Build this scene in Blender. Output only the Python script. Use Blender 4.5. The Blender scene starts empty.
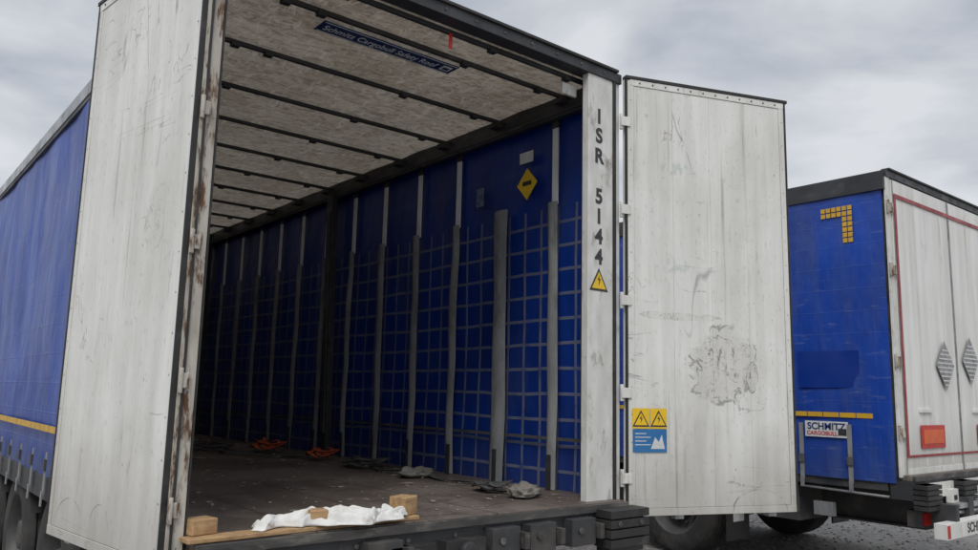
import bpy, bmesh, random
from math import *
from mathutils import Vector, Matrix, noise
random.seed(4)
D=bpy.data; SC=bpy.context.scene; COL=bpy.context.collection
# ------------------------------------------------------------ node helpers
class NT:
    def __init__(s,name):
        s.m=D.materials.new(name); s.m.use_nodes=True; s.t=s.m.node_tree; s.t.nodes.clear()
        s.out=s.n('ShaderNodeOutputMaterial'); s.b=s.n('ShaderNodeBsdfPrincipled')
        s.l(s.b.outputs[0],s.out.inputs[0]); s.tc=s.n('ShaderNodeTexCoord')
    def n(s,t,**k):
        x=s.t.nodes.new(t)
        for a,v in k.items(): setattr(x,a,v)
        return x
    def l(s,a,b): s.t.links.new(a,b)
    def val(s,x,v):
        if hasattr(v,'is_linked') or isinstance(v,bpy.types.NodeSocket): s.l(v,x)
        else: x.default_value=v
    def math(s,op,a,b=0.0,c=None,clamp=False):
        x=s.n('ShaderNodeMath',operation=op,use_clamp=clamp); s.val(x.inputs[0],a); s.val(x.inputs[1],b)
        if c is not None: s.val(x.inputs[2],c)
        return x.outputs[0]
    def coords(s,scale=(1,1,1),loc=(0,0,0),rot=(0,0,0)):
        x=s.n('ShaderNodeMapping'); s.l(s.tc.outputs['Object'],x.inputs[0])
        x.inputs['Scale'].default_value=scale; x.inputs['Location'].default_value=loc; x.inputs['Rotation'].default_value=rot
        return x.outputs[0]
    def noise(s,sc,detail=4,co=None,rough=.55,dist=0):
        x=s.n('ShaderNodeTexNoise'); x.inputs['Scale'].default_value=sc; x.inputs['Detail'].default_value=detail
        x.inputs['Roughness'].default_value=rough; x.inputs['Distortion'].default_value=dist
        s.l(co if co is not None else s.coords(),x.inputs['Vector']); return x.outputs[0]
    def ramp(s,v,a,b,lo=0.0,hi=1.0):
        x=s.n('ShaderNodeMapRange'); s.val(x.inputs[0],v); x.inputs[1].default_value=a;x.inputs[2].default_value=b
        x.inputs[3].default_value=lo;x.inputs[4].default_value=hi; return x.outputs[0]
    def mix(s,f,a,b,mode='MIX'):
        x=s.n('ShaderNodeMix',data_type='RGBA',blend_type=mode)
        s.val(x.inputs[0],f)
        for i,v in ((6,a),(7,b)):
            if isinstance(v,tuple): v=(*v[:3],1)
            s.val(x.inputs[i],v)
        return x.outputs[2]
    def sep(s,co):
        x=s.n('ShaderNodeSeparateXYZ'); s.l(co,x.inputs[0]); return x.outputs
    def col(s,c): s.val(s.b.inputs['Base Color'],(*c,1) if isinstance(c,tuple) else c)
    def rough(s,r): s.val(s.b.inputs['Roughness'],r)
    def bump(s,h,st=.3,dist=.01):
        x=s.n('ShaderNodeBump'); x.inputs['Strength'].default_value=st; x.inputs['Distance'].default_value=dist
        s.l(h,x.inputs['Height']); s.l(x.outputs[0],s.b.inputs['Normal']); return x
def generic(name,c1,c2,ns=4,scale=(1,1,1),rough=.6,rr=.15,bs=60,bst=.2,bd=.003,metal=0,dirt=None,dth=(.5,.7),ds=2):
    s=NT(name); co=s.coords(scale)
    n=s.noise(ns,4,co); c=s.mix(s.ramp(n,.3,.7),c1,c2)
    if dirt:
        d=s.noise(ds,6,s.coords(scale,(3,1,7)),.65); c=s.mix(s.ramp(d,*dth),c,dirt)
    s.col(c); s.rough(s.ramp(n,.3,.7,rough-rr,rough+rr)); s.b.inputs['Metallic'].default_value=metal
    s.bump(s.noise(bs,2),bst,bd)
    return s.m
# ------------------------------------------------------------ materials
M={}
M['white']=generic('white_painted_steel',(.76,.76,.73),(.60,.59,.55),3,(3,3,.6),.5,bs=90,dirt=(.22,.18,.13),dth=(.56,.85),ds=5)
M['postwhite']=generic('dirty_white_post',(.76,.76,.73),(.57,.56,.52),6,(2,2,.8),.5,dirt=(.2,.16,.12),dth=(.56,.76),ds=7)
M['rust']=generic('rusty_post',(.58,.55,.49),(.33,.29,.24),7,(2,2,.5),.75,dirt=(.12,.055,.026),dth=(.49,.60),ds=13)
M['alu']=generic('aluminium',(.55,.56,.56),(.36,.36,.36),8,(1,1,.5),.45,metal=.7,dirt=(.12,.11,.1),dth=(.5,.8),ds=6)
M['silver']=generic('strap_top_silver',(.80,.82,.84),(.64,.66,.68),9,(1,1,.6),.45,dirt=(.25,.25,.25),dth=(.6,.85),ds=9)
M['strap']=generic('grey_webbing',(.30,.305,.31),(.19,.195,.20),7,(1,1,.4),.8,bs=200,bst=.4,dirt=(.10,.10,.10),dth=(.5,.75),ds=8)
M['strapd']=generic('dark_webbing',(.09,.09,.09),(.05,.05,.05),7,(1,1,.4),.8,bs=200,bst=.4,dirt=(.15,.14,.13),dth=(.52,.8),ds=8)
M['black']=generic('black_rubber',(.018,.018,.018),(.035,.034,.033),9,(1,1,1),.6,dirt=(.09,.08,.07),dth=(.55,.8),ds=7)
M['rail']=generic('dark_rail',(.045,.046,.05),(.025,.025,.028),5,(1,.6,1),.5,dirt=(.10,.095,.085),dth=(.55,.8),ds=7)
M['sill']=generic('worn_steel_sill',(.12,.115,.11),(.06,.055,.052),5,(.6,2,2),.55,metal=.4,dirt=(.26,.24,.21),dth=(.5,.7),ds=9)
M['tyre']=generic('tyre_rubber',(.022,.022,.022),(.04,.038,.035),6,rough=.85,rr=.05,bs=80,dirt=(.1,.09,.08),dth=(.5,.8),ds=4)
M['rim']=generic('wheel_rim',(.09,.09,.09),(.05,.05,.05),6,rough=.6,metal=.2,dirt=(.08,.07,.06),dth=(.45,.8),ds=6)
M['chassis']=generic('chassis_paint',(.03,.033,.04),(.06,.058,.055),5,rough=.6,dirt=(.13,.11,.09),dth=(.5,.8),ds=4)
M['red']=generic('red_tape',(.34,.025,.03),(.22,.02,.025),8,rough=.4)
M['redlamp']=generic('red_lamp_lens',(.45,.01,.01),(.3,.01,.01),8,rough=.15,rr=.05)
M['orange']=generic('orange_reflector',(.75,.13,.02),(.6,.09,.02),8,rough=.3)
M['redref']=generic('red_reflector',(.55,.03,.015),(.45,.02,.015),8,rough=.3)
M['yellow']=generic('yellow_tape',(.72,.42,.03),(.55,.32,.03),9,rough=.4,dirt=(.25,.18,.08),dth=(.55,.85),ds=12)
M['sticky']=generic('sticker_yellow',(.85,.55,.02),(.75,.47,.02),9,rough=.4,dirt=(.3,.22,.1),dth=(.6,.9),ds=20)
M['ink']=generic('black_ink',(.02,.02,.02),(.05,.05,.05),30,rough=.5,dirt=(.2,.2,.2),dth=(.68,.85),ds=40)
M['bluestick']=generic('sticker_blue',(.02,.14,.36),(.03,.17,.4),9,rough=.4,dirt=(.2,.25,.3),dth=(.6,.9),ds=20)
M['emblem']=generic('faded_emblem',(.13,.17,.25),(.06,.10,.2),9,rough=.5,dirt=(.3,.32,.35),dth=(.5,.7),ds=40)
M['navy']=generic('label_navy',(.012,.03,.11),(.02,.04,.13),9,rough=.5)
M['labeltxt']=generic('label_text_pale',(.78,.80,.84),(.7,.72,.76),9,rough=.5)
M['labelwhite']=generic('label_white',(.7,.7,.7),(.55,.55,.55),12,rough=.45,dirt=(.3,.3,.3),dth=(.6,.9),ds=20)
M['redtxt']=generic('label_red',(.5,.03,.03),(.4,.03,.03),9)
M['placard']=generic('grey_placard',(.36,.36,.35),(.22,.22,.21),14,rough=.4,metal=.3,dirt=(.12,.12,.11),dth=(.5,.8),ds=10)
M['cloth']=generic('white_cloth',(.80,.79,.76),(.66,.65,.62),14,rough=.9,rr=.05,bs=120,bst=.3,dirt=(.38,.35,.31),dth=(.6,.8),ds=14)
M['orstrap']=generic('orange_webbing',(.66,.12,.04),(.45,.08,.03),12,rough=.8,dirt=(.10,.06,.04),dth=(.5,.8),ds=12)
M['dirtygrey']=generic('dirty_grey_fabric',(.26,.24,.21),(.13,.12,.105),12,rough=.9,rr=.05,bs=90)
M['frontwall']=generic('front_wall_board',(.2,.2,.19),(.12,.12,.11),3,rough=.6)

def wood():
    s=NT('raw_timber'); co=s.coords((3,30,30))
    n=s.noise(2,6,co,dist=.6); g=s.noise(18,3,s.coords())
    c=s.mix(s.ramp(n,.3,.7),(.56,.37,.19),(.33,.19,.09)); c=s.mix(s.ramp(g,.48,.75,0,.6),c,(.17,.10,.06))
    s.col(c); s.rough(.75); s.bump(n,.4,.003); return s.m
M['wood']=wood()

def doormat(name,scuff,seed,bare=1.0,ghost=()):
    s=NT(name); O=s.tc.outputs['Object']; x,y,z=s.sep(O)
    st=s.noise(9,4,s.coords((1,1,.07),(seed,0,0)),.6)
    bl=s.noise(1.7,5,s.coords((1,1,.7),(seed,3,0)),.6)
    fine=s.noise(45,3,s.coords((1,1,.5)))
    c=s.mix(s.ramp(st,.35,.72),(.81,.805,.77),(.63,.62,.585))
    c=s.mix(s.ramp(bl,.45,.75,0,.55*bare),c,(.50,.48,.43))
    c=s.mix(s.ramp(fine,.58,.8,0,.4*bare),c,(.27,.25,.22))
    zz=s.math('ADD',z,s.math('MULTIPLY',bl,-.5))
    c=s.mix(s.ramp(zz,.25,-.35,0,.55),c,(.28,.25,.21))
    dr=s.noise(30,3,s.coords((1,1,.03),(seed,7,0)),.5); c=s.mix(s.math('MULTIPLY',s.ramp(dr,.60,.72,0,.6*bare),s.ramp(bl,.4,.6)),c,(.31,.28,.24))
    def contour(sc,w,th,seed2,co=(1,1,1),dark=(.12,.12,.12),k=.8,rot=(0,0,0)):
        nonlocal c
        n=s.noise(sc,3,s.coords(co,(seed2,2,1),rot),.5,.5)
        a=s.math('ABSOLUTE',s.math('SUBTRACT',n,.5)); a=s.ramp(a,w,0)
        m=s.noise(2.3,2,s.coords((1,1,1),(seed2*2,5,3))); m=s.ramp(m,th,th+.05)
        c=s.mix(s.math('MULTIPLY',s.math('MULTIPLY',a,m),k*bare),c,dark)
    contour(1.6,.005,.58,seed+1,(1,1,.25),k=.5)
    contour(3,.005,.57,seed+4,(.3,1,2.4),(.15,.15,.15),.6,(0,.2,0))
    contour(7,.012,.62,seed+8,(1,1,.5),(.2,.16,.12),.6)
    v=s.n('ShaderNodeTexVoronoi'); v.inputs['Scale'].default_value=16; s.l(s.coords((1,1,.6),(seed,0,0)),v.inputs['Vector'])
    sp=s.math('MULTIPLY',s.ramp(v.outputs['Distance'],.09,.04),s.ramp(s.noise(3,2,s.coords((1,1,1),(9,seed,0))),.5,.6))
    c=s.mix(s.math('MULTIPLY',sp,.75*bare),c,(.15,.13,.11))
    def rad(cx,cz,rx,rz):
        dx=s.math('DIVIDE',s.math('SUBTRACT',x,cx),rx); dz=s.math('DIVIDE',s.math('SUBTRACT',z,cz),rz)
        return s.math('SQRT',s.math('ADD',s.math('MULTIPLY',dx,dx),s.math('MULTIPLY',dz,dz)))
    for (cx,cz,rx,rz,k) in ghost:
        r=rad(cx,cz,rx,rz); g=s.noise(16,2,s.coords((2.2,1,1.1),(cx,0,cz)),.4)
        t=s.math('MULTIPLY',s.ramp(r,1,.7),s.ramp(g,.50,.56))
        c=s.mix(s.math('MULTIPLY',t,k),c,(.30,.42,.40))
    for (cx,cz,rx,rz,k) in scuff:
        r=rad(cx,cz,rx,rz)
        wob=s.noise(6,4,s.coords((1,1,1),(seed+cx,0,cz)),.6,.8)
        if k>0:
            rr=s.math('ADD',r,s.math('MULTIPLY',s.math('SUBTRACT',wob,.5),1.4))
            m=s.ramp(rr,1,.8)
            n=s.noise(3.6,4,s.coords((1.0,1,1.4),(cx,0,seed),(0,.6,0)),.6,1.6)
            a=s.math('MULTIPLY',s.ramp(s.math('ABSOLUTE',s.math('SUBTRACT',n,.5)),.022,.004),s.ramp(s.noise(14,3,s.coords((1,1,1),(1,cx,3))),.42,.58))
            b=s.ramp(s.noise(13,7,s.coords((1.8,1,.45),(cx,0,0),rot=(0,-.7,0)),.78),.565,.64)
            b2=s.ramp(s.noise(30,4,s.coords((.7,1,1.5),(cx,2,0),rot=(0,.3,0)),.7),.60,.68,0,.6)
            t=s.math('MULTIPLY',m,s.math('MAXIMUM',s.math('MAXIMUM',a,b2),b))
            rim=s.math('MULTIPLY',s.ramp(s.math('ABSOLUTE',s.math('SUBTRACT',rr,.95)),.08,.01),s.ramp(s.noise(7,3,s.coords((1,1,1),(cx,8,1))),.48,.56))
            t=s.math('MAXIMUM',t,s.math('MULTIPLY',rim,.75))
            c=s.mix(s.math('MULTIPLY',m,.4*k,clamp=True),c,(.50,.475,.43))
            c=s.mix(s.math('MULTIPLY',t,k,clamp=True),c,(.12,.11,.10))
        else:
            a=s.ramp(s.math('ABSOLUTE',s.math('SUBTRACT',s.math('ADD',r,s.math('MULTIPLY',s.math('SUBTRACT',wob,.5),.12)),1)),.035,0)
            t=s.math('MULTIPLY',a,s.ramp(s.noise(10,3,s.coords((1,1,1),(cx,1,1))),.42,.58))
            t=s.math('MULTIPLY',t,s.ramp(z,cz-.02,cz+.04))
            c=s.mix(s.math('MULTIPLY',t,-k,clamp=True),c,(.1,.1,.1))
    s.col(c); s.rough(s.ramp(bl,.3,.7,.42,.62)); s.bump(s.math('ADD',bl,s.math('MULTIPLY',fine,.08)),.3,.015)
    return s.m
M['doorR']=doormat('worn_white_door_panel',[(.69,.79,.25,.25,.85),(.90,.74,.045,.10,1.0),(.93,-.09,.2,.13,-.9),(.38,1.10,.32,.025,.4)],2,1,[(.36,2.05,.13,.05,.35),(.34,1.42,.16,.06,.28)])
M['doorL']=doormat('worn_white_door_panel_b',[(.95,-.05,.16,.12,-.9),(.6,-.02,.1,.1,-.8),(.3,1.3,.10,.16,.3)],11)
M['doorT2']=doormat('white_door_paint',[],23,.25)

def curtain(name,grid):
    s=NT(name); O=s.tc.outputs['Object']; x,y,z=s.sep(O)
    n=s.noise(1.3,4,s.coords((1,1,.6)),.6)
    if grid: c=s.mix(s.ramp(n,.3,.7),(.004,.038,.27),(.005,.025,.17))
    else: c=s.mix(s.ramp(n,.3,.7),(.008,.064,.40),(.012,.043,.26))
    d=s.noise(3,6,s.coords((1,1,.35),(5,2,1)),.65)
    c=s.mix(s.ramp(d,.50,.85,0,.5),c,(.07,.085,.13))
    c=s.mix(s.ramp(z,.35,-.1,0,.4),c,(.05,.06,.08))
    h=s.noise(1.6,3,s.coords((1,1.6,.8)))
    h=s.math('ADD',h,s.math('MULTIPLY',s.noise(7,3,s.coords((1,1,.25)),dist=.5),.2))
    if grid:
        def lines(v,p,o):
            a=s.math('ABSOLUTE',s.math('SUBTRACT',s.math('FRACT',s.math('ADD',s.math('DIVIDE',v,p),o)),.5))
            return s.ramp(a,.5-.07,.5-.058)
        wv=s.math('MULTIPLY',s.math('SUBTRACT',s.noise(1.5,2),.5),.035)
        g=s.math('MAXIMUM',lines(s.math('ADD',y,wv),.165,.03),lines(s.math('ADD',z,wv),.163,.3))
        g=s.math('MULTIPLY',g,s.math('LESS_THAN',z,1.86))
        g=s.math('MULTIPLY',g,s.ramp(s.noise(9,3),.25,.5,.35,1))
        c=s.mix(s.math('MULTIPLY',g,.8),c,(.16,.175,.225))
        hz=s.math('LESS_THAN',s.math('ABSOLUTE',s.math('SUBTRACT',s.math('MODULO',z,.62),.31)),.02)
        c=s.mix(s.math('MULTIPLY',hz,s.math('MULTIPLY',s.math('GREATER_THAN',z,1.86),.4)),c,(.02,.05,.2))
        h=s.math('ADD',h,s.math('MULTIPLY',g,.06))
    else:
        a=s.math('ABSOLUTE',s.math('SUBTRACT',s.math('FRACT',s.math('DIVIDE',z,.2)),.5)); b=s.math('ABSOLUTE',s.math('SUBTRACT',s.math('FRACT',s.math('DIVIDE',y,.135)),.5))
        g=s.math('MAXIMUM',s.ramp(a,.47,.49),s.ramp(b,.46,.49))
        h=s.math('ADD',h,s.math('MULTIPLY',g,.02))
        c=s.mix(s.math('MULTIPLY',g,.05),c,(.12,.16,.3))
        k=s.noise(5,5,s.coords((1,1,.12),(2,2,2)),.65); c=s.mix(s.ramp(k,.50,.72,0,.45),c,(.08,.12,.25))
        q=s.noise(18,4,s.coords((1,.25,1.4),(2,5,2)),.65); c=s.mix(s.ramp(q,.60,.72,0,.4),c,(.16,.20,.32))
    s.col(c); s.rough(s.ramp(d,.3,.8,.3,.55)); s.bump(h,.85,.045)
    return s.m
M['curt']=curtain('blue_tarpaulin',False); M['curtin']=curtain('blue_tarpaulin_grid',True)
M['patch']=generic('dark_blue_patch',(.006,.034,.23),(.008,.036,.25),3,rough=.4)

def roofmat():
    s=NT('translucent_roof_tarp')
    n=s.noise(1.6,5,s.coords((1,1,1)),.65,.5); w=s.noise(7,5,s.coords((1,2.8,1),rot=(0,0,.7)),.75,1.4)
    w2=s.noise(6,4,s.coords((2.8,1,1),rot=(0,0,-.5)),.7,1.5)
    c=s.mix(s.ramp(n,.3,.7),(.64,.56,.46),(.42,.355,.275)); c=s.mix(s.ramp(w,.47,.58,0,.7),c,(.24,.19,.14)); c=s.mix(s.ramp(w2,.52,.64,0,.55),c,(.76,.70,.60))
    s.col(c); s.rough(.7)
    s.bump(s.math('ADD',n,s.math('MULTIPLY',w,.35)),.9,.04)
    t=s.n('ShaderNodeBsdfTranslucent'); s.l(c,t.inputs[0])
    mx=s.n('ShaderNodeMixShader'); mx.inputs[0].default_value=.16
    s.l(s.b.outputs[0],mx.inputs[1]); s.l(t.outputs[0],mx.inputs[2]); s.l(mx.outputs[0],s.out.inputs[0]); return s.m
M['roof']=roofmat()
def floormat():
    s=NT('worn_floor_board'); x,y,z=s.sep(s.tc.outputs['Object'])
    n=s.noise(3,6,s.coords((1.5,.5,1)),.65); f=s.noise(35,4,s.coords()); d=s.noise(1.1,5,s.coords((1,1,1),(4,2,0)),.6)
    c=s.mix(s.ramp(n,.3,.72),(.08,.062,.051),(.165,.133,.11)); c=s.mix(s.ramp(d,.46,.66,0,.75),c,(.24,.205,.175))
    c=s.mix(s.ramp(f,.58,.74,0,.8),c,(.30,.265,.225))
    k=s.noise(5,5,s.coords((.5,2,1),(2,9,1)),.7,1.2); c=s.mix(s.ramp(k,.54,.66,0,.65),c,(.045,.037,.032))
    a=s.math('ABSOLUTE',s.math('SUBTRACT',s.math('FRACT',s.math('DIVIDE',x,.5)),.5)); c=s.mix(s.ramp(a,.49,.495,0,.9),c,(.01,.01,.01))
    s.col(c); s.rough(s.ramp(d,.3,.7,.38,.75)); s.bump(s.math('ADD',f,n),.35,.006); return s.m
M['floor']=floormat()
def groundmat():
    s=NT('gravel_asphalt')
    n=s.noise(.35,6,s.coords(),.6); g=s.noise(14,5,s.coords(),.7)
    v=s.n('ShaderNodeTexVoronoi'); v.inputs['Scale'].default_value=22; s.l(s.coords(),v.inputs['Vector'])
    c=s.mix(s.ramp(n,.35,.65),(.18,.168,.153),(.26,.243,.222)); c=s.mix(s.ramp(g,.42,.7,0,.6),c,(.10,.093,.085))
    sc=s.sep(v.outputs['Color']); c=s.mix(s.ramp(sc[0],.7,1,0,.6),c,(.36,.34,.31))
    s.col(c); s.rough(.85); s.bump(s.math('SUBTRACT',g,v.outputs['Distance']),.6,.015); return s.m
M['ground']=groundmat()

# ------------------------------------------------------------ mesh builder
class MB:
    def __init__(s): s.bm=bmesh.new(); s.mats=[]
    def mi(s,m):
        m=M[m]
        if m not in s.mats: s.mats.append(m)
        return s.mats.index(m)
    def box(s,x0,x1,y0,y1,z0,z1,m,mx=None):
        i=s.mi(m); P=[Vector((x,y,z)) for z in (z0,z1) for y in (y0,y1) for x in (x0,x1)]
        if mx: P=[mx@p for p in P]
        v=[s.bm.verts.new(p) for p in P]
        for f in ((0,2,3,1),(4,5,7,6),(0,1,5,4),(2,6,7,3),(0,4,6,2),(1,3,7,5)):
            s.bm.faces.new([v[k] for k in f]).material_index=i
        return s
    def cyl(s,p0,p1,r,m,n=12,r1=None,smooth=True):
        i=s.mi(m); p0=Vector(p0);p1=Vector(p1);d=(p1-p0).normalized()
        a=d.orthogonal().normalized(); b=d.cross(a); r1=r if r1 is None else r1
        A=[s.bm.verts.new(p0+(a*cos(2*pi*k/n)+b*sin(2*pi*k/n))*r) for k in range(n)]
        B=[s.bm.verts.new(p1+(a*cos(2*pi*k/n)+b*sin(2*pi*k/n))*r1) for k in range(n)]
        for k in range(n):
            f=s.bm.faces.new([A[k],A[(k+1)%n],B[(k+1)%n],B[k]]); f.material_index=i; f.smooth=smooth
        s.bm.faces.new(A[::-1]).material_index=i; s.bm.faces.new(B).material_index=i
        return s
    def poly(s,pts,m):
        v=[s.bm.verts.new(p) for p in pts]; s.bm.faces.new(v).material_index=s.mi(m); return s
    def lathe(s,prof,c,axis,m,n=40):
        c=Vector(c);ax=Vector(axis);a=ax.orthogonal().normalized();b=ax.cross(a);rings=[]
        for (h,r,_) in prof: rings.append([s.bm.verts.new(c+ax*h+(a*cos(2*pi*k/n)+b*sin(2*pi*k/n))*r) for k in range(n)])
        for j in range(len(prof)-1):
            for k in range(n):
                f=s.bm.faces.new([rings[j][k],rings[j][(k+1)%n],rings[j+1][(k+1)%n],rings[j+1][k]]); f.material_index=s.mi(prof[j+1][2]); f.smooth=True
        s.bm.faces.new(rings[0]).material_index=s.mi(prof[0][2]); s.bm.faces.new(rings[-1]).material_index=s.mi(prof[-1][2])
    def done(s,name,parent=None,loc=(0,0,0),rz=0,bevel=.003,solid=0):
        me=D.meshes.new(name); bmesh.ops.recalc_face_normals(s.bm,faces=s.bm.faces); s.bm.to_mesh(me); s.bm.free()
        for m in s.mats: me.materials.append(m)
        o=D.objects.new(name,me); COL.objects.link(o); o.location=loc; o.rotation_euler[2]=rz
        if parent: o.parent=parent
        if solid: q=o.modifiers.new('s','SOLIDIFY'); q.thickness=solid; q.offset=0
        if bevel: q=o.modifiers.new('b','BEVEL'); q.width=bevel; q.segments=2; q.limit_method='ANGLE'
        return o
def empty(name,loc=(0,0,0)):
    e=D.objects.new(name,None); COL.objects.link(e); e.location=loc; e.empty_display_size=.2; return e
def text(body,size,loc,rot,mat,parent,name,bold=.0,align='CENTER',sx=1):
    c=D.curves.new(name,'FONT'); c.body=body; c.size=size; c.extrude=.0006; c.offset=bold; c.align_x=align; c.align_y='CENTER'
    c.materials.append(M[mat]); o=D.objects.new(name,c); COL.objects.link(o); o.location=loc; o.rotation_euler=rot; o.scale=(sx,1,1); o.parent=parent; return o
def sheet(name,fn,nu,nv,mat,parent,solid=0):
    V=[tuple(fn(i/nu,j/nv)) for i in range(nu+1) for j in range(nv+1)]
    Fc=[(i*(nv+1)+j,(i+1)*(nv+1)+j,(i+1)*(nv+1)+j+1,i*(nv+1)+j+1) for i in range(nu) for j in range(nv)]
    me=D.meshes.new(name); me.from_pydata(V,[],Fc); me.polygons.foreach_set('use_smooth',[True]*len(Fc)); me.update()
    me.materials.append(M[mat]); o=D.objects.new(name,me); COL.objects.link(o)
    if parent: o.parent=parent
    if solid: q=o.modifiers.new('s','SOLIDIFY'); q.thickness=solid; q.offset=0
    return o
def scatter(name,n,fn,mat):
    t=(1+5**.5)/2
    base=[Vector(p).normalized() for p in ((-1,t,0),(1,t,0),(-1,-t,0),(1,-t,0),(0,-1,t),(0,1,t),(0,-1,-t),(0,1,-t),(t,0,-1),(t,0,1),(-t,0,-1),(-t,0,1))]
    fc=[(0,11,5),(0,5,1),(0,1,7),(0,7,10),(0,10,11),(1,5,9),(5,11,4),(11,10,2),(10,7,6),(7,1,8),(3,9,4),(3,4,2),(3,2,6),(3,6,8),(3,8,9),(4,9,5),(2,4,11),(6,2,10),(8,6,7),(9,8,1)]
    V=[];Fc=[]
    for i in range(n):
        x,y,z,r,e,fl=fn(); a=random.random()*6.28; ca,sa=cos(a),sin(a); k0=len(V)
        for p in base:
            q=r*random.uniform(.75,1.2); px,py=p.x*q*e,p.y*q
            V.append((x+px*ca-py*sa,y+px*sa+py*ca,z+p.z*q*fl))
        Fc+=[(a_+k0,b_+k0,c_+k0) for a_,b_,c_ in fc]
    me=D.meshes.new(name); me.from_pydata(V,[],Fc); me.update(); me.materials.append(mat); o=D.objects.new(name,me); COL.objects.link(o)
GZ=-1.02
def wheel(mb,c,side):
    x,y,z=c; s=side; R=.5;w=.37
    P=[(0,.30,'tyre'),(0,.42,'tyre'),(.015,.47,'tyre'),(.05,.495,'tyre'),(.09,R,'tyre')]
    for k in range(4):
        h=.09+k*.055; P+=[(h+.035,R,'tyre'),(h+.037,R-.012,'tyre'),(h+.05,R-.012,'tyre'),(h+.052,R,'tyre')]
    P+=[(w-.05,.495,'tyre'),(w-.015,.47,'tyre'),(w,.42,'tyre'),(w-.005,.30,'tyre'),(w-.03,.285,'rim'),(w-.05,.27,'rim'),(w-.17,.25,'rim'),(w-.18,.15,'rim'),(w-.12,.13,'rim'),(w-.04,.10,'chassis'),(w-.03,.06,'chassis')]
    mb.lathe(P,(x-s*w/2,y,z),(s,0,0),'tyre')
    for k in range(10):
        a=2*pi*k/10; mb.cyl((x+s*(w/2-.18),y+.19*cos(a),z+.19*sin(a)),(x+s*(w/2-.13),y+.19*cos(a),z+.19*sin(a)),.014,'rim',6)

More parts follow.
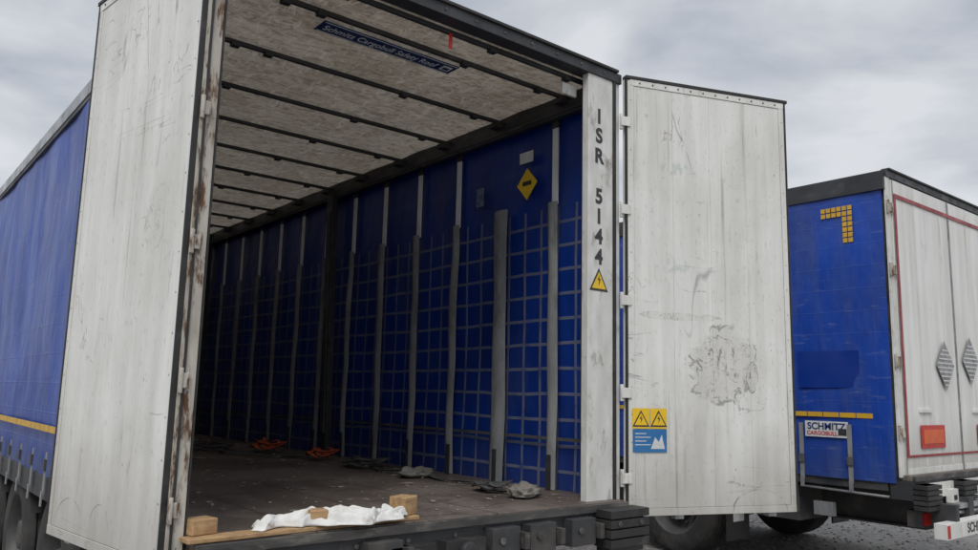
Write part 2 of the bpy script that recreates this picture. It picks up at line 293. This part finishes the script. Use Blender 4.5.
# ------------------------------------------------------------ trailer
L=13.6; W=2.55; ZT=2.638
def trailer(loc,main):
    T=empty('semi_trailer',loc)
    nz=noise.noise
    ys0=.14 if main else .02
    def cl(sgn,x0):
        am=1.0 if sgn>0 and main else 1.5
        def fn(u,v):
            y=ys0+u*(L-.2-ys0); z=-.07+v*2.60
            b=.012*sin(pi*((y-.5)%.54)/.54)*sin(pi*v)+am*.016*nz(Vector((y*1.1,z*.9,sgn*3+loc[0])))+am*.006*nz(Vector((y*3+z*1.5,z*2.2,sgn*7)))
            return Vector((x0+sgn*b*min(1,(y-ys0)*4+.15),y,z))
        return fn
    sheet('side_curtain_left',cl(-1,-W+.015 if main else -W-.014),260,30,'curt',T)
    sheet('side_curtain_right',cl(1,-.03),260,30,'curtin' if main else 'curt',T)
    def rf(u,v):
        y=.0+u*(L-.1); x=-W+.03+v*(W-.06); b=((y-.38)%.655)/.655
        return Vector((x,y,2.605-.02*sin(pi*b)*sin(pi*v)+.012*nz(Vector((x*2,y*3,1)))))
    sheet('roof_tarpaulin',rf,200,40,'roof',T)
    mb=MB()
    for x0,x1 in ((-W-.005,-W+.05),(-.07,.005)):
        mb.box(x0,x1,.1,L,2.50,2.625,'rail')
    mb.box(-W-(.012 if main else .04),-W-.005,.1 if main else -.01,L,2.535 if main else 2.46,2.63,'alu' if main else 'rail')
    mb.box(.005,.012,.1,L,2.50,2.63,'rail')
    mb.box(-.115,-.072,.12,L,2.44,2.535,'rail'); mb.box(-.122,-.1165,.12,L,2.46,2.475,'chassis')
    mb.box(-W-.01,.02,-.03,.07,2.575,ZT,'rail'); mb.box(-W+.02,-.02,-.045,.03,ZT,ZT+.018,'black')
    for k in range(12): mb.cyl((-W+.15+k*.205,-.03,2.607),(-W+.15+k*.205,-.036,2.607),.008,'sill',8)
    if main:
        mb.box(-.275,-.055,-.02,.03,-.02,2.575,'postwhite'); mb.box(-.052,-.03,-.028,.1,-.1,2.575,'black')
        mb.box(-.20,-.055,.03,.11,-.02,2.575,'rail')
        mb.box(-.027,.012,-.015,.1,-.1,2.575,'postwhite')
        mb.box(-.40,-.278,.08,.10,2.44,2.51,'postwhite')
        mb.box(-2.592,-2.581,-.03,.05,-.1,2.575,'black'); mb.box(-2.579,-2.535,-.02,.03,-.1,2.575,'rust'); mb.box(-2.533,-2.522,-.014,.03,-.1,2.575,'black')
        for z in (.12,.62,1.18,1.75,2.32):
            mb.box(-2.59,-2.565,-.036,-.021,z-.03,z+.03,'rust')
            mb.cyl((-2.60,-.036,z-.05),(-2.60,-.036,z+.05),.010,'rust',10)
    else:
        mb.box(-W-.01,-W+.07,-.02,.0,-.02,2.575,'postwhite'); mb.box(-.07,.01,-.02,.0,-.02,2.575,'postwhite')
        mb.box(-W+.01,-W+.07,.0,.13,-.02,2.575,'chassis'); mb.box(-.1,-.05,.0,.13,-.02,2.575,'chassis')
    mb.box(-W,0,L-.06,L,-.1,ZT,'frontwall')
    mb.box(-W+.02,-.02,L-.09,L-.06,0,2.5,'frontwall')
    mb.box(-W-.004,-W+.03,.1,L,-.14,.0,'chassis'); mb.box(-.03,.004,.1,L,-.14,.0,'chassis')
    mb.done('frame',T)
    fl=MB(); fl.box(-W+.03,-.03,-.09,L-.1,-.045,0,'floor'); fl.done('cargo_floor',T)
    b=MB()
    ys=[.10,.36]+[1.03+.655*k for k in range(19)]
    for i,y in enumerate(ys):
        b.box(-W+.05,-.07,y-.012,y+.012,2.55,2.575,'rail')
        for x in (-W+.45,-1.9,-.95,-.35): b.box(x-.025,x+.025,y-.02,y+.02,2.535,2.565,'rail')
        for x in (-W+.1,-.14): b.box(x-.04,x+.04,y-.04,y+.04,2.51,2.545,'rail')
    if main: b.box(-1.27,-1.245,.083,.087,2.46,2.55,'redref')
    b.done('roof_bows',T)
    if main:
        st=MB()
        for k in range(25):
            y=.48+.54*k
            if k!=1: st.box(-.072,-.062,y-.026,y+.026,1.86,2.39,'silver'); st.box(-.075,-.06,y-.03,y+.03,2.39,2.45,'rail')
            w=.070 if k==1 else .046; n=18; top=1.87 if k!=1 else 1.9
            prev=None; i=st.mi('strap')
            ph=random.random()*6; amp=.006+.008*random.random(); lean=random.uniform(-.015,.02)
            for j in range(n+1):
                z=top*(1-j/n)+.004; t=j/n
                yy=y+lean*t+.005*sin(t*5+ph); xx=-.078-amp*abs(sin(t*7+ph)); ww=w*(1+.06*sin(t*9+ph*2)) 
                r=[st.bm.verts.new((xx,yy-ww,z)),st.bm.verts.new((xx-.018,yy-ww*.3,z)),st.bm.verts.new((xx-.016,yy+ww*.4,z)),st.bm.verts.new((xx,yy+ww,z))]
                if prev:
                    for q in range(3):
                        f=st.bm.faces.new([prev[q],prev[q+1],r[q+1],r[q]]); f.material_index=i; f.smooth=True
                prev=r
            st.box(-.108,-.098,y-.02,y+.02,.0,.22,'rail')
        st.box(-.066,-.06,.2,9,.31,.33,'strapd')
        st.done('curtain_straps',T,bevel=0)
        pl=MB(); m=Matrix.Translation((-.12,3.42,0))@Matrix.Rotation(radians(-3.0),4,'X')
        pl.box(-.03,.03,-.05,.05,.0,2.50,'rail',m); pl.box(-.045,-.03,-.03,.03,.2,2.3,'chassis',m)
        m=Matrix.Translation((-.12,6.9,0)); pl.box(-.03,.03,-.05,.05,.0,2.50,'rail',m)
        pl.done('side_pillars',T)
        lb=MB()
        X=-.072
        lb.poly([(X,.76,2.17),(X,.655,2.055),(X,.76,1.94),(X,.865,2.055)],'sticky')
        lb.box(X-.001,X+.001,.70,.84,2.21,2.29,'labelwhite')
        lb.box(X-.003,X-.001,.715,.805,2.045,2.075,'ink')
        lb.box(X-.0005,X+.0005,1.24,1.33,1.98,2.12,'emblem')
        lb.done('curtain_stickers',T,bevel=0)
        lb=MB(); lb.box(-1.86,-.96,.395,.525,2.537,2.541,'navy'); lb.box(-1.85,-.97,.403,.406,2.535,2.537,'labeltxt'); lb.box(-1.85,-.97,.514,.517,2.535,2.537,'labeltxt')
        lb.box(-1.05,-.985,.43,.49,2.534,2.5365,'labeltxt'); lb.box(-1.04,-1.0,.445,.475,2.531,2.533,'navy'); lb.done('roof_label',T,bevel=0)
        text('Schmitz Cargobull Safety Roof',.078,(-1.46,.46,2.533),(pi,0,0),'labeltxt',T,'roof_label_text',.0004,sx=.78)
        for ch,z in zip('ISR5144',(2.31,2.185,2.055,1.80,1.675,1.55,1.425)):
            text(ch,.128,(-.18,-.0215,z),(pi/2,0,0),'ink',T,'post_lettering',.0045)
        tri=MB()
        def warn(t,cx,cz,h,Y):
            w=h*.58
            t.poly([(cx-w,Y,cz-h/2),(cx+w,Y,cz-h/2),(cx,Y,cz+h/2)],'ink')
            Z0=cz-h/2+.1*h; hh=h*.74; w2=w*.76
            t.poly([(cx-w2,Y-.0012,Z0),(cx+w2,Y-.0012,Z0),(cx,Y-.0012,Z0+hh)],'sticky')
            t.poly([(cx-.10*h,Y-.002,cz-.02*h),(cx-.0*h,Y-.002,cz-.02*h),(cx-.02*h,Y-.002,cz-.30*h),(cx+.10*h,Y-.002,cz+.03*h),(cx+.01*h,Y-.002,cz+.03*h),(cx+.03*h,Y-.002,cz+.2*h)],'ink')
        warn(tri,-.18,1.29,.14,-.0215); tri.done('post_warning_sticker',T,bevel=0)
    def door(name,hx,hy,rz,face,zb,zt,mat,wd=1.2325,hinges=True):
        d=MB(); f=face
        def B(x0,x1,a,b_,z0,z1,m):
            y0,y1=sorted((a*f,b_*f)); d.box(x0,x1,y0,y1,z0,z1,m)
        B(.014,wd-.02,-.02,.012,zb+.03,zt-.04,'white')
        n=4; w=(wd-.13)/n
        for k in range(n): B(.06+k*w+.0006,.06+(k+1)*w-.0006,.012,.019,zb+.045,zt-.055,mat)
        B(.014,.0585,.0125,.022,zb+.03,zt-.02,mat); B(wd-.068,wd-.03,.0125,.022,zb+.03,zt-.02,mat)
        B(.03,wd-.03,.0125,.0235,zb,zb+.043,mat); B(.03,wd-.03,.0125,.0235,zt-.053,zt-.012,'white')
        B(.003,.0125,.0,.024,zb,zt,'black'); B(.001,.0128,-.02,-.001,zb,zt,'rust' if not hinges else 'white')
        B(wd-.028,wd-.016,-.02,.026,zb,zt,'black'); B(.0,wd,-.022,.028,zt-.01,zt+.010,'black')
        for k in range(12): 
            x=.1+k*(wd-.2)/11; y0=.0235*f; d.cyl((x,y0,zt-.032),(x,y0+.004*f,zt-.032),.006,'sill',8)
        for k in range(16):
            z=zb+.1+k*(zt-zb-.25)/15
            for x in (.035,wd-.05): y0=.022*f; d.cyl((x,y0,z),(x,y0+.003*f,z),.004,'alu',8)
        if hinges:
          for z in (.12,.62,1.18,1.75,2.32):
            B(-.035,.03,.0262,.032,z-.03,z+.03,'postwhite'); d.cyl((-.025,.012*f,z-.05),(-.025,.012*f,z+.05),.012,'postwhite',10)
        for x in (.38,wd-.18):
            d.cyl((x,-.045*f,zb-.03),(x,-.045*f,zt+.03),.014,'alu',10)
            B(x-.03,x+.03,-.07,-.02,zt+.010,zt+.028,'black'); B(x-.03,x+.03,-.07,-.02,zb-.03,zb-.005,'alu')
            for z in (.3,1.2,2.1): B(x-.04,x+.04,-.06,-.0205,z-.02,z+.02,'alu')
        B(wd-.03,wd+.03,-.06,-.0205,zb+.0,zb+.09,'black')
        return d.done(name,T,(hx,hy,0),rz,.0015)
    if main:
        dr=door('rear_door_right',.03,-.04,radians(-21.2),-1,-.10,2.62,'doorR')
        door('rear_door_left',-2.608,-.03,radians(97.5),1,-.12,2.61,'doorL',hinges=False)
        t=MB()
        for cx in (.095,.215):
            t.box(cx-.057,cx+.057,-.0252,-.0242,.41,.53,'sticky'); warn(t,cx,.47,.10,-.0256)
        t.box(.04,.27,-.0252,-.0242,.27,.405,'bluestick')
        for k in range(4): t.box(.055,.13+.03*(k%2),-.0258,-.0254,.378-.022*k,.383-.022*k,'labelwhite')
        t.poly([(.16,-.0256,.29),(.19,-.0256,.36),(.215,-.0256,.33),(.235,-.0256,.375),(.255,-.0256,.29)],'labelwhite')
        t.done('door_stickers',dr,bevel=0)
    else:
        d=MB()
        for x0,x1 in ((-W+.075,-W/2-.004),(-W/2+.004,-.075)):
            d.box(x0,x1,-.03,.018,-.0,2.56,'doorT2')
            for a,b_ in ((x0,x0+.014),(x1-.014,x1)): d.box(a,b_,-.036,-.031,.0,2.56,'placard')
            d.box(x0+.015,x1-.015,-.036,-.031,.0,.05,'white')
            for x in (x0+.42,x1-.22): d.box(x-.02,x+.02,-.0325,-.0302,.06,2.5,'white')
            d.box(x0+.3,x0+.55,-.05,-.031,.52,.55,'white')
        d.box(-W+.092,-.092,-.0405,-.0365,2.40,2.435,'red'); d.box(-W+.092,-W+.130,-.0405,-.0365,.14,2.398,'red'); d.box(-.130,-.092,-.0405,-.0365,.14,2.398,'red')
        d.box(-W+.133,-.133,-.0385,-.0365,.14,.16,'red')
        for z in (.35,.95,1.74,2.30):
            for x in (-W+.01,-.06): d.box(x,x+.05,-.045,-.021,z-.04,z+.04,'rust'); d.cyl((x-.02 if x<-1 else x+.07,-.03,z-.06),(x-.02 if x<-1 else x+.07,-.03,z+.06),.015,'rust',8)
        for x,z in ((-1.59,.95),(-.98,1.02)):
            s_=.2; d.poly([(x,-.05,z+s_*1.15),(x-s_,-.05,z),(x,-.05,z-s_*1.15),(x+s_,-.05,z)],'placard')
            for q in range(9):
                h=-.18+.04*q; ww=s_-abs(h)/1.15-.01
                if ww>.01: d.box(x-ww,x+ww,-.0525,-.0505,z+h-.006,z+h+.006,'labelwhite')
        d.box(-2.18,-1.68,-.045,-.0405,.21,.41,'redref'); d.box(-2.14,-1.72,-.049,-.0455,.25,.37,'orange')
        d.box(-.9,-.4,-.045,-.0405,.21,.41,'redref'); d.box(-.86,-.44,-.049,-.0455,.25,.37,'orange')
        d.done('rear_doors',T,bevel=.002)
    s=MB()
    for sx in (-1,1):
        X=-W-(.020 if main else .037) if sx<0 else .012
        z0=.285 if main else .46
        y=.12 if main else .18
        while y<L-.4:
            s.box(X-.0015,X+.0015,y,y+.142,z0,z0+.042,'yellow'); y+=.15
        if not main:
            for k in range(6):
                for j in range(2): s.box(X-.0015,X+.0015,.28+k*.05,.32+k*.05,2.315+j*.05-.04,2.355+j*.05-.04,'yellow')
            for k in range(5):
                for j in range(2): s.box(X-.0015,X+.0015,.28+j*.05,.32+j*.05,2.225-k*.05,2.265-k*.05,'yellow')
            if sx<0: s.box(X+.004,X+.008,.28,.85,.72,1.05,'patch'); s.box(X-.003,X-.001,.40,.80,.28,.42,'labelwhite')
        y=.24 if main else .39
        while y<L-.3:
            s.box(X-.006,X,y-.020,y+.020,-.10,.16 if main else .40,'strap'); s.box(X-.018,X-.007,y-.026,y+.026,.05,.12,'strapd'); s.box(X-.014,X-.007,y-.018,y+.018,-.17,-.08,'alu'); y+=.45
    s.done('curtain_fittings',T,bevel=0)
    if not main:
        text('SCHMITZ',.085,(-W-.0415,.60,.372),(pi/2,0,-pi/2),'navy',T,'side_label_text',.002)
        text('CARGOBULL',.05,(-W-.0415,.64,.312),(pi/2,0,-pi/2),'redtxt',T,'side_label_text',.001)
        q=MB(); q.box(-W-.0425,-W-.0405,.415,.49,.30,.36,'ink'); q.done('side_label_bull',T,bevel=0)
    c=MB()
    for x in (-1.78,-.88):
        c.box(x-.06,x+.06,.1,L-1,-.16,-.14,'chassis'); c.box(x-.01,x+.01,.1,L-1,-.50,-.16,'chassis'); c.box(x-.06,x+.06,.1,L-1,-.52,-.50,'chassis')
    y=.4
    while y<L-.5: c.box(-W+.05,-.05,y-.03,y+.03,-.14,-.05,'chassis'); y+=.6
    c.box(-W+.0,.0,-.10,.08,-.20,-.047,'rail')
    c.box(-W+.03,-.03,-.12,-.10,-.045,-.004,'sill')
    for k in range(9): c.cyl((-W+.2+k*.27,-.10,-.08),(-W+.2+k*.27,-.108,-.08),.012,'sill',8)
    if main:
        for x,w_ in ((-W+.14,.13),(-.14,.16)):
            for k in range(4): c.box(x-w_,x+w_,-.23,-.10,-.225+k*.052,-.182+k*.052,'black')
            c.box(x-w_+.02,x+w_-.02,-.20,-.10,-.26,-.03,'rail')
            for q in (-.09,.09): c.cyl((x+q,-.23,-.10),(x+q,-.236,-.10),.016,'sill',8)
        for x in (-.45,-.75,-1.0,-1.7): 
            c.box(x-.09,x+.09,-.17,-.10,-.20,-.06,'chassis'); c.cyl((x-.03,-.17,-.12),(x-.03,-.185,-.12),.018,'sill',8); c.box(x+.10,x+.13,-.20,-.10,-.17,-.09,'sill')
    else:
        for x in (-W+.14,-W+.9,-.9,-.14):
            for k in range(5): c.box(x-.14,x+.14,-.22,-.10,-.27+k*.042,-.238+k*.042,'black')
            c.box(x-.12,x+.12,-.20,-.10,-.28,-.07,'rail')
    for x in (-1.55,-1.25):
        c.box(x-.12,x+.12,-.17,-.10,-.19,-.09,'black'); c.cyl((x,-.17,-.14),(x,-.20,-.14),.04,'rail',16)
    for x in (-W+.30,-.30):
        c.box(x-.2,x+.2,-.12,.0,-.42,-.285,'chassis')
        c.box(x-.19,x-.06,-.14,-.12,-.40,-.30,'redlamp'); c.box(x-.05,x+.05,-.14,-.12,-.40,-.30,'orange'); c.box(x+.06,x+.19,-.14,-.12,-.40,-.30,'redlamp')
    if main: c.box(-W+.03,-.03,-.24,-.14,-.60,-.48,'white')
    else:
        c.box(-W-.03,-.0,-.36,-.26,-.47,-.35,'white')
        c.box(-W-.03,-W+.03,-.362,-.36,-.46,-.36,'redref')
        for x in (-2.35,-1.9,-1.3,-.6):
            c.box(x-.07,x+.07,-.18,-.13,-.27,-.13,'white'); c.box(x-.03,x+.03,-.185,-.18,-.22,-.18,'black')
        c.box(-W+.2,-.2,-.13,-.105,-.19,-.07,'white')
        c.box(-2.0,-.2,-.25,-.14,-.28,-.24,'alu'); c.cyl((-2.1,-.2,-.32),(-.3,-.2,-.34),.02,'alu',8)
        for x in (-2.3,-1.2): c.box(x-.03,x+.03,-.34,-.1,-.4,-.22,'chassis')
    for x in (-1.78,-.88): c.box(x-.05,x+.05,-.16 if main else -.26,.1,-.5,-.2,'chassis')
    c.box(-1.6,-1.05,-.13,-.11,-.38,-.27,'labelwhite')
    for X in (-W+.05,-.09):
        for z in (-.62,-.40): c.box(X,X+.04,6.0,L-3.5,z-.05,z+.05,'alu')
        for yy in (6.2,7.6,9.0): c.box(X+.005,X+.035,yy-.03,yy+.03,-.66,-.14,'chassis')
    for x in (-2.1,-.45): c.box(x-.06,x+.06,L-2.9,L-2.78,GZ+.02,-.14,'chassis'); c.box(x-.14,x+.14,L-2.97,L-2.71,GZ,GZ+.025,'chassis')
    for yy in (2.35,3.66,4.97):
        c.cyl((-2.3,yy,GZ+.5),(-.25,yy,GZ+.5),.07,'chassis',14)
        c.box(-1.83,-1.73,yy-.45,yy+.1,-.62,-.54,'chassis'); c.box(-.93,-.83,yy-.45,yy+.1,-.62,-.54,'chassis')
        wheel(c,(-W+.21,yy,GZ+.5),-1); wheel(c,(-.21,yy,GZ+.5),1)
    for X in (-W+.04,-.42):
        c.box(X,X+.38,1.70,1.72,-.80,-.22,'black'); c.box(X+.1,X+.28,1.695,1.70,-.62,-.5,'labelwhite')
        for yy in (2.35,3.66,4.97):
            for k in range(7):
                a0=radians(25+k*18.6);a1=radians(25+(k+1)*18.6);r=.56
                p=[(X,yy+r*cos(a0),GZ+.5+r*sin(a0)*.93),(X+.38,yy+r*cos(a0),GZ+.5+r*sin(a0)*.93),(X+.38,yy+r*cos(a1),GZ+.5+r*sin(a1)*.93),(X,yy+r*cos(a1),GZ+.5+r*sin(a1)*.93)]
                c.poly(p,'black')
    c.box(-W+.08,-W+.5,.95,1.4,-.50,-.18,'chassis'); c.cyl((-W+.03,.1,-.19),(-W+.03,.9,-.17),.012,'alu',8)
    c.box(-W+.06,-W+.12,.62,.80,-.42,-.30,'alu')
    c.cyl((-1.0,6.0,-.45),(-1.0,7.3,-.45),.15,'chassis',18)
    c.done('running_gear',T,bevel=.003)
    if not main: text('SCHMITZ',.11,(-W+.60,-.3615,-.41),(pi/2,0,0),'ink',T,'bumper_text',.002)
    return T
T1=trailer((0,0,0),True)
T2=trailer((5.85,-.2,0),False)

# ------------------------------------------------------------ loose things on the cargo floor
pk=MB(); pk.box(-.55,.55,-.045,.045,0,.018,'wood'); o=pk.done('wooden_plank',None,(-2.0,-.04,.001),radians(3),.003)
for (x,y,a,b_,c_,rz) in ((-2.47,-.0,.055,.045,.06,12),(-1.98,-.045,.04,.035,.065,-8),(-1.50,.01,.055,.045,.085,25)):
    k=MB(); k.box(-a,a,-b_,b_,0,c_,'wood'); k.done('wood_block',None,(x,y,.0205),radians(rz),.004)
def cloth(u,v):
    t=max(0,sin(min(1,u*1.02)*pi))**.45
    a=(v-.5)*2; cx=-2.25+u*.72
    w=.02+.075*t*(.75+.7*noise.noise(Vector((u*7,5,0))))
    cy=-.045+.045*sin(u*5.5+.4)+.03*noise.noise(Vector((u*4,3,0)))
    fold=abs(sin(a*4.2+u*8+2.8*noise.noise(Vector((u*3,v*1.5,3)))))
    h=.006+.052*fold*t*(.35+.65*(1-a*a))+.035*abs(noise.noise(Vector((u*10,v*2.5+u*4,2))))+.006*noise.noise(Vector((u*26,v*9,5)))
    h*=min(1,(1-abs(a))*5+.05)
    x=cx+.035*noise.noise(Vector((u*7,v*4,4)))+.025*a
    y=cy+a*w+.026*noise.noise(Vector((u*9,v*3,9)))
    return Vector((x,y,.021+max(0,h)))
sheet('white_cloth',cloth,180,48,'cloth',None,.003)
def bundle(name,x,y,rx,ry,h,mat,seed,rz=0):
    bm=bmesh.new(); bmesh.ops.create_icosphere(bm,subdivisions=4,radius=1)
    for v in bm.verts:
        p=v.co.copy(); k=1+.35*noise.noise(p*1.6+Vector((seed,0,0)))+.2*noise.noise(p*4.5+Vector((0,seed,0)))
        v.co=Vector((p.x*rx*k,p.y*ry*k,max(0,(p.z*.5+.42)*h*k)))
    for f in bm.faces: f.smooth=True
    me=D.meshes.new(name); bm.to_mesh(me); bm.free(); me.materials.append(M[mat]); o=D.objects.new(name,me); COL.objects.link(o); o.location=(x,y,.002); o.rotation_euler[2]=rz
bundle('folded_tarpaulin_bundle',-.46,.30,.14,.08,.08,'dirtygrey',1,.5)
bundle('folded_tarpaulin_bundle',-.42,1.5,.14,.10,.07,'dirtygrey',5,.2)
bundle('folded_tarpaulin_bundle',-.9,5.2,.18,.16,.10,'strap',8,.2)
def ribbon(name,pts,w,mat):
    bm=bmesh.new(); prev=None
    P=[Vector(p) for p in pts]; Q=[]
    for i in range(len(P)-1):
        p0=P[max(i-1,0)];p1=P[i];p2=P[i+1];p3=P[min(i+2,len(P)-1)]
        for k in range(8):
            t=k/8; Q.append(.5*((2*p1)+(-p0+p2)*t+(2*p0-5*p1+4*p2-p3)*t*t+(-p0+3*p1-3*p2+p3)*t**3))
    Q.append(P[-1])
    for i,q in enumerate(Q):
        d=(Q[min(i+1,len(Q)-1)]-Q[max(i-1,0)]).normalized(); n=Vector((-d.y,d.x,.35*sin(i*.4))).normalized()
        a=bm.verts.new(q-n*w/2+Vector((0,0,.006))); b=bm.verts.new(q+n*w/2+Vector((0,0,.006)))
        if prev: f=bm.faces.new([prev[0],a,b,prev[1]]); f.smooth=True
        prev=(a,b)
    me=D.meshes.new(name); bm.to_mesh(me); bm.free(); me.materials.append(M[mat]); o=D.objects.new(name,me); COL.objects.link(o)
    q=o.modifiers.new('s','SOLIDIFY'); q.thickness=.004; return o
def coil(name,x,y,mat,n=26,r=.13,w=.045,hh=.02):
    pts=[(x+r*(1+.3*sin(i*2.1))*cos(i*.9+sin(i)),y+r*1.2*(1+.3*cos(i*1.7))*sin(i*.9),.01+.0025*i+hh*abs(sin(i*1.3))) for i in range(n)]
    ribbon(name,pts,w,mat)
coil('ratchet_strap',-.45,3.95,'orstrap',26,.12,.05,.05); coil('ratchet_strap',-.38,3.0,'orstrap',22,.10,.05,.04); coil('ratchet_strap',-.8,4.4,'strapd',18,.16)
coil('lashing_strap',-.36,2.3,'strapd',20,.14); coil('lashing_strap',-.45,.62,'strapd',14,.09)
coil('lashing_strap',-1.3,5.6,'strapd',14,.2)
ribbon('lashing_strap',[(-.30,2.3,.01),(-.45,1.9,.012),(-.33,1.6,.03),(-.40,1.2,.01),(-.32,.9,.012),(-.5,.6,.01),(-.38,.35,.02)],.04,'strapd')
ribbon('lashing_strap',[(-.9,5.0,.01),(-.7,4.4,.012),(-.9,3.9,.03),(-.6,3.4,.01),(-.45,3.1,.012)],.04,'strapd')
def fd():
    r=random.uniform(.003,.011)*(1.8 if random.random()<.12 else 1)
    return (-W+.1+(W-.3)*random.random()**.7,random.uniform(0,7),r*.3+.001,r,random.uniform(.8,3),.5)
scatter('floor_debris',550,fd,generic('debris_bits',(.4,.34,.27),(.08,.07,.06),3,rough=.9))

# ------------------------------------------------------------ ground
g=MB(); g.poly([(-2500,-2500,GZ),(2500,-2500,GZ),(2500,2500,GZ),(-2500,2500,GZ)],'ground'); g.done('ground',None,bevel=0)
def fs():
    r=random.uniform(.005,.020); return (random.uniform(1.0,17),random.uniform(-2,9),GZ+r*.25,r,random.uniform(.8,1.6),.7)
scatter('gravel',10000,fs,generic('gravel_stone',(.32,.30,.275),(.14,.13,.12),2.5,rough=.8))

# ------------------------------------------------------------ sky and sun
w=D.worlds.new('World'); SC.world=w; w.use_nodes=True; nt=w.node_tree; nt.nodes.clear()
def N(t,**k):
    x=nt.nodes.new(t)
    for a,v in k.items(): setattr(x,a,v)
    return x
lk=nt.links.new
out=N('ShaderNodeOutputWorld'); bg=N('ShaderNodeBackground'); lk(bg.outputs[0],out.inputs[0]); bg.inputs[1].default_value=.1
SE=radians(50); SB=radians(232)
sky=N('ShaderNodeTexSky',sky_type='NISHITA'); sky.sun_disc=False; sky.sun_elevation=SE; sky.sun_rotation=SB
tc=N('ShaderNodeTexCoord'); mp=N('ShaderNodeMapping'); mp.inputs['Scale'].default_value=(1,1,2.8); mp.inputs['Location'].default_value=(.15,.75,.9); lk(tc.outputs['Generated'],mp.inputs[0])
n1=N('ShaderNodeTexNoise'); n1.inputs['Scale'].default_value=3.0; n1.inputs['Detail'].default_value=7; n1.inputs['Roughness'].default_value=.5; n1.inputs['Distortion'].default_value=.3; lk(mp.outputs[0],n1.inputs['Vector'])
cr=N('ShaderNodeValToRGB'); cr.color_ramp.elements[0].position=.37; cr.color_ramp.elements[0].color=(4.0,4.4,5.1,1); cr.color_ramp.elements[1].position=.62; cr.color_ramp.elements[1].color=(7.4,7.6,7.9,1)
lk(n1.outputs[0],cr.inputs[0])
sp=N('ShaderNodeSeparateXYZ'); lk(tc.outputs['Generated'],sp.inputs[0])
mr=N('ShaderNodeMapRange'); mr.inputs[1].default_value=.5; mr.inputs[2].default_value=1; mr.inputs[3].default_value=1; mr.inputs[4].default_value=2.3; lk(sp.outputs[2],mr.inputs[0])
ml=N('ShaderNodeVectorMath',operation='SCALE'); lk(cr.outputs[0],ml.inputs[0]); lk(mr.outputs[0],ml.inputs[3])
mx=N('ShaderNodeMix',data_type='RGBA'); mx.inputs[0].default_value=.93; lk(sky.outputs[0],mx.inputs[6]); lk(ml.outputs[0],mx.inputs[7]); lk(mx.outputs[2],bg.inputs[0])
sl=D.lights.new('sun','SUN'); sl.energy=1.5; sl.angle=radians(25); sl.color=(1,.97,.92)
so=D.objects.new('sun',sl); COL.objects.link(so); so.location=(0,0,20)
dirv=Vector((sin(SB)*cos(SE),cos(SB)*cos(SE),sin(SE))); so.rotation_euler=dirv.to_track_quat('Z','Y').to_euler()
# ------------------------------------------------------------ camera
psi,pit,ro,f=.6833,.1501,.0235,783.15
F=Vector((sin(psi)*cos(pit),cos(psi)*cos(pit),sin(pit))); R=Vector((cos(psi),-sin(psi),0)); U=R.cross(F)
R2=R*cos(ro)+U*sin(ro); U2=-R*sin(ro)+U*cos(ro)
cd=D.cameras.new('camera'); cd.sensor_width=36; cd.lens=36*f/978; cd.clip_end=6000; cd.clip_start=.05
co=D.objects.new('camera',cd); COL.objects.link(co)
m=Matrix((R2,U2,-F)).transposed().to_4x4(); m.translation=Vector((-3.6345,-3.2171,.5969)); co.matrix_world=m
SC.camera=co
SC.view_settings.view_transform='Standard'; SC.view_settings.look='None'; SC.view_settings.exposure=0
